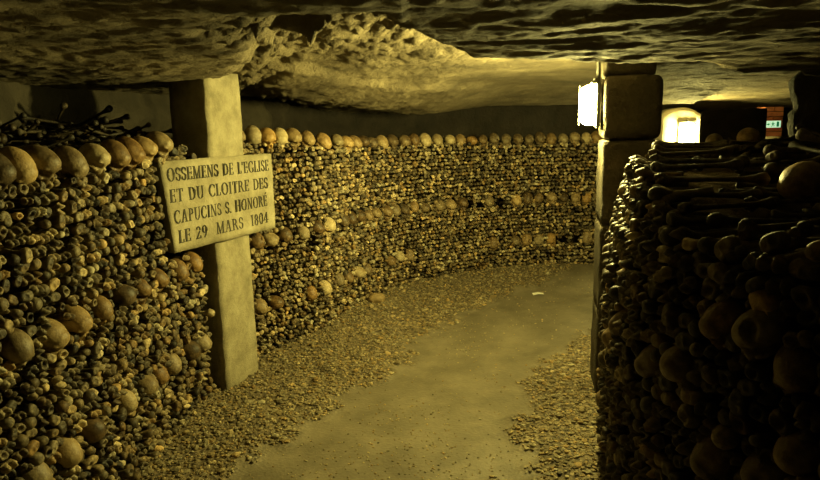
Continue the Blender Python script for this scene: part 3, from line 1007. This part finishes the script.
def bulkhead(loc, outward, label, glass, h=.215, w=.125, depth=.085, conduit=None):
    """oval caged lamp: local +x points out of the wall"""
    root = bpy.data.objects.new('bulkhead_lamp', None)
    COL.objects.link(root)
    root.location = loc
    root.rotation_euler = (0, 0, math.atan2(outward[1], outward[0]))
    tag(root, label, 'lamp')
    bm = bmesh.new()
    bmesh.ops.create_cube(bm, size=1, matrix=Matrix.Translation((.011, 0, 0)) @ Matrix.Diagonal((.022, w + .025, h + .03, 1)))
    bmesh.ops.bevel(bm, geom=bm.edges[:], offset=.006, segments=2, affect='EDGES')
    obj_bm('housing', bm, M_METAL, root, False)
    bm = bmesh.new()       # hood over the top of the glass
    bmesh.ops.create_cube(bm, size=1, matrix=Matrix.Translation((.025, 0, h / 2 + .010)) @ Matrix.Diagonal((.05, w + .01, .014, 1)))
    bmesh.ops.bevel(bm, geom=bm.edges[:], offset=.005, segments=2, affect='EDGES')
    tube(bm, (.025, 0, h / 2 + .015), (.025, 0, h / 2 + .035), .012)
    obj_bm('hood', bm, M_METAL, root)
    # glass: half of a rounded cylinder standing upright
    n, k = 16, 14
    V = []
    for i in range(k):
        f = i / (k - 1)
        z = (f - .5) * h
        q = 1 - (abs(f - .5) * 2) ** 6
        rr_ = .55 + .45 * math.sqrt(max(q, 0))
        for j in range(n):
            a2 = -math.pi / 2 + math.pi * j / (n - 1)
            V.append((.021 + depth * rr_ * math.cos(a2) ** .8 if abs(a2) < math.pi / 2 - 1e-6 else .021, w / 2 * rr_ * math.sin(a2), z))
    V = np.array(V)
    link('glass', mesh_np('glass', V, grid_faces(k, n)[:, ::-1]), glass, root)
    bm = bmesh.new()
    for zz in (-.3 * h, 0, .3 * h):
        pts = [(.021 + (depth + .008) * math.cos(a2) ** .8 if abs(a2) < 1.57 else .02, (w / 2 + .008) * math.sin(a2), zz) for a2 in np.linspace(-1.5707, 1.5707, 10)]
        for q0, q1 in zip(pts, pts[1:]):
            tube(bm, q0, q1, .0022, 6)
    for yy in (-.02, .02):
        xx = .021 + (depth + .008) * (1 - (yy / (w / 2)) ** 2) ** .45
        tube(bm, (xx, yy, -h / 2), (xx, yy, h / 2), .0022, 6)
    obj_bm('guard_cage', bm, M_METAL, root)
    if conduit:
        bm = bmesh.new()
        tube(bm, (.012, 0, h / 2), (.012, 0, conduit), .009)
        obj_bm('conduit', bm, M_METAL, root)
    return root


wn = Vector((BL[0] - FL[0], BL[1] - FL[1], 0)).normalized()
wn = Vector((-wn.y, wn.x, 0))
bulkhead((1.035 + .018 - .004, 3.425, 1.665), wn, 'glowing caged lamp fixed high on the stone pillar above the passage', M_DIFF, conduit=.30)

# ------------------------------------------------------------------ far chamber: whitewashed pier with a lamp, exit sign on a brick pier
o = obj_bm('arched_stone_pier', rough_box(.50, .3, 1.74, .05, .008, 41, .05), M_WHITESTONE, smooth=True)
for v in o.data.vertices:                       # rounded head
    if v.co.z > 1.45:
        v.co.z -= .10 * (abs(v.co.x) / .25) ** 2.5 * (v.co.z - 1.45) / .29
o.location = (3.07, 7.15, 0)
tag(o, 'bright whitewashed pier with rounded head glowing beyond the stone pillar', 'pier')
bulkhead((3.12, 7.00, 1.44), Vector((0, -1, 0)), 'far glaring lamp on the whitewashed pier beyond the right wall', M_DIFF_FAR, h=.26, w=.16)

bp_ = bpy.data.objects.new('brick_pier', None)
COL.objects.link(bp_)
bp_.location = (4.10, 7.1, 0)
tag(bp_, 'red brick pier with white painted foot under the green exit sign', 'pier')
obj_bm('painted_foot', rough_box(.20, .2, 1.40, .05, .004, 51, .01), M_WHITESTONE, bp_, True)
bm = bmesh.new()
zz = 1.40
row = 0
while zz < 1.70:
    for xx in ((-.052, .052) if row % 2 else (0,)):
        bmesh.ops.create_cube(bm, size=1, matrix=Matrix.Translation((xx, 0, zz + .026)) @ Matrix.Diagonal((.098 if row % 2 else .2, .2, .048, 1)))
    zz += .055
    row += 1
obj_bm('brick_courses', bm, M_BRICK, bp_)
sg = bpy.data.objects.new('exit_sign', None)
COL.objects.link(sg)
sg.location = (4.08, 6.985, 1.535)
tag(sg, 'small lit green and white emergency exit sign on the brick pier', 'sign')
bm = bmesh.new()
bmesh.ops.create_cube(bm, size=1, matrix=Matrix.Diagonal((.175, .02, .075, 1)))
obj_bm('sign_face', bm, M_SIGN, sg)
bm = bmesh.new()
bmesh.ops.create_cube(bm, size=1, matrix=Matrix.Translation((0, 0, -.048)) @ Matrix.Diagonal((.19, .03, .018, 1)))
bmesh.ops.create_cube(bm, size=1, matrix=Matrix.Translation((0, 0, .042)) @ Matrix.Diagonal((.19, .03, .008, 1)))
obj_bm('frame', bm, M_SIGNRED, sg)
bm = bmesh.new()


def flat_poly(bm, pts, y=-.0115):
    bm.faces.new([bm.verts.new((x, y, z)) for x, z in pts])


# running figure
flat_poly(bm, [(.012 * math.cos(t) * .6 - .002, .022 + .012 * math.sin(t) * .6) for t in np.linspace(0, 2 * math.pi, 10, endpoint=False)])
flat_poly(bm, [(-.012, .012), (.006, .012), (.008, -.008), (-.008, -.008)])
flat_poly(bm, [(-.008, -.006), (.001, -.006), (-.012, -.030), (-.020, -.028)])
flat_poly(bm, [(.0, -.006), (.008, -.006), (.020, -.018), (.016, -.026)])
flat_poly(bm, [(-.012, .010), (-.012, .003), (-.024, -.004), (-.026, .003)])
flat_poly(bm, [(.006, .012), (.006, .004), (.020, .0), (.022, .006)])
obj_bm('running_figure', bm, M_SIGNGREEN, sg)
bm = bmesh.new()
flat_poly(bm, [(-.070, -.006), (-.048, -.006), (-.048, .006), (-.070, .006)])
flat_poly(bm, [(-.050, -.018), (-.034, 0), (-.050, .018)])
obj_bm('arrow', bm, M_SIGNGREEN, sg)
bm = bmesh.new()
flat_poly(bm, [(.040, -.028), (.068, -.028), (.068, .028), (.040, .028)])
obj_bm('door_pictogram', bm, M_SIGNGREEN, sg)

# ------------------------------------------------------------------ unseen fill lamp added behind the camera
bulkhead((-.3, -1.90, 1.62), Vector((0, 1, 0)), 'added dim caged fill lamp, out of view behind the camera', M_DIFF_FILL)

# ------------------------------------------------------------------ gravel and small things on the floor
ico = bmesh.new()
bmesh.ops.create_icosphere(ico, subdivisions=1, radius=1)
iv = np.array([v.co[:] for v in ico.verts])
fi = np.array([[v.index for v in f.verts] for f in ico.faces])
ico.free()
pv, pf = [], []
n_try = 60000
X = rng.uniform(-1.4, 2.6, n_try)
Y = 1.7 + (6.4 - 1.7) * rng.random(n_try) ** 1.5
G = gravel_mask(X, Y)
keep = rng.random(n_try) < np.where(G > .5, 1.0, .05 + .22 * sstep(.0, .6, vnoise(X * 2.2, Y * 2.2, 9)))
xl = np.interp(Y, [p[1] for p in LEFT], [p[0] for p in LEFT])
keep &= (X > xl - .05)
xr = np.interp(Y, [.66, 1.15, 1.7, 2.0, 2.6, 3.26, 3.7], [1.6, .97, .75, .73, .86, 1.10, 9])
keep &= (X < xr + .05)
X, Y = X[keep], Y[keep]
Zf = floor_z(X, Y)
rad = rng.uniform(.004, .011, len(X)) * np.where(G[keep] > .5, 1, .6) * np.where((rng.random(len(X)) < .06) & (G[keep] > .5), 1.8, 1.0)
sc3 = rng.uniform(.6, 1.25, (len(X), 1, 3)) * np.array([1.15, 1.15, .75])
th_ = rng.uniform(0, 6.28, len(X))
Vp = iv[None] * sc3 * rad[:, None, None] * (1 + rng.uniform(-.15, .15, (len(X), len(iv), 1)))
c_, s_ = np.cos(th_)[:, None], np.sin(th_)[:, None]
Vp = np.stack([Vp[..., 0] * c_ - Vp[..., 1] * s_, Vp[..., 0] * s_ + Vp[..., 1] * c_, Vp[..., 2]], -1)
Vp += np.stack([X, Y, Zf + rad * .3], -1)[:, None]
Fp = fi[None] + (np.arange(len(X)) * len(iv))[:, None, None]
me = mesh_np('gravel', Vp.reshape(-1, 3), Fp.reshape(-1, 3), False)
at = me.attributes.new('tone', 'FLOAT', 'POINT')
at.data.foreach_set('value', np.repeat(np.clip(rng.normal(.5, .18, len(X)) + .22 * (1 - G[keep]), .05, 1), len(iv)).astype(np.float32))
M_PEB = bone_mat('gravel stone', 'GEOMETRY', [(0, (.06, .045, .024)), (.5, (.20, .16, .09)), (1, (.44, .37, .23))], .7)
tag(link('gravel', me, M_PEB), 'loose brown gravel along both sides of the trodden path', 'gravel', None, 'stuff')

bm = bmesh.new()
pts = [[(-.05, -.03, 0), (.0, -.035, .012), (.055, -.02, .004)], [(-.055, .0, .012), (.0, .0, .02), (.05, .005, .010)], [(-.04, .03, .003), (.005, .035, .010), (.045, .03, 0)]]
vs = [[bm.verts.new(p) for p in r_] for r_ in pts]
for i in range(2):
    for j in range(2):
        bm.faces.new((vs[i][j], vs[i + 1][j], vs[i + 1][j + 1], vs[i][j + 1]))
sc_ = obj_bm('paper_scrap', bm, M_PAPER)
sd = sc_.modifiers.new('thick', 'SOLIDIFY'); sd.thickness = .002
sc_.location = (1.20, 5.64, float(floor_z(np.array([1.2]), np.array([5.64]))[0]) + .004)
tag(sc_, 'crumpled white paper scrap lying on the path near the far wall', 'paper')
bm = rough_box(.15, .12, .09, .012, .016, 61, .045)
st = obj_bm('stone_lump', bm, flat_mat('tan stone', (.26, .18, .08), .7), smooth=True)
st.location = (-.29, 5.08, float(floor_z(np.array([-.29]), np.array([5.08]))[0]) - .03)
tag(st, 'rounded tan stone on the gravel at the foot of the curving wall', 'stone')
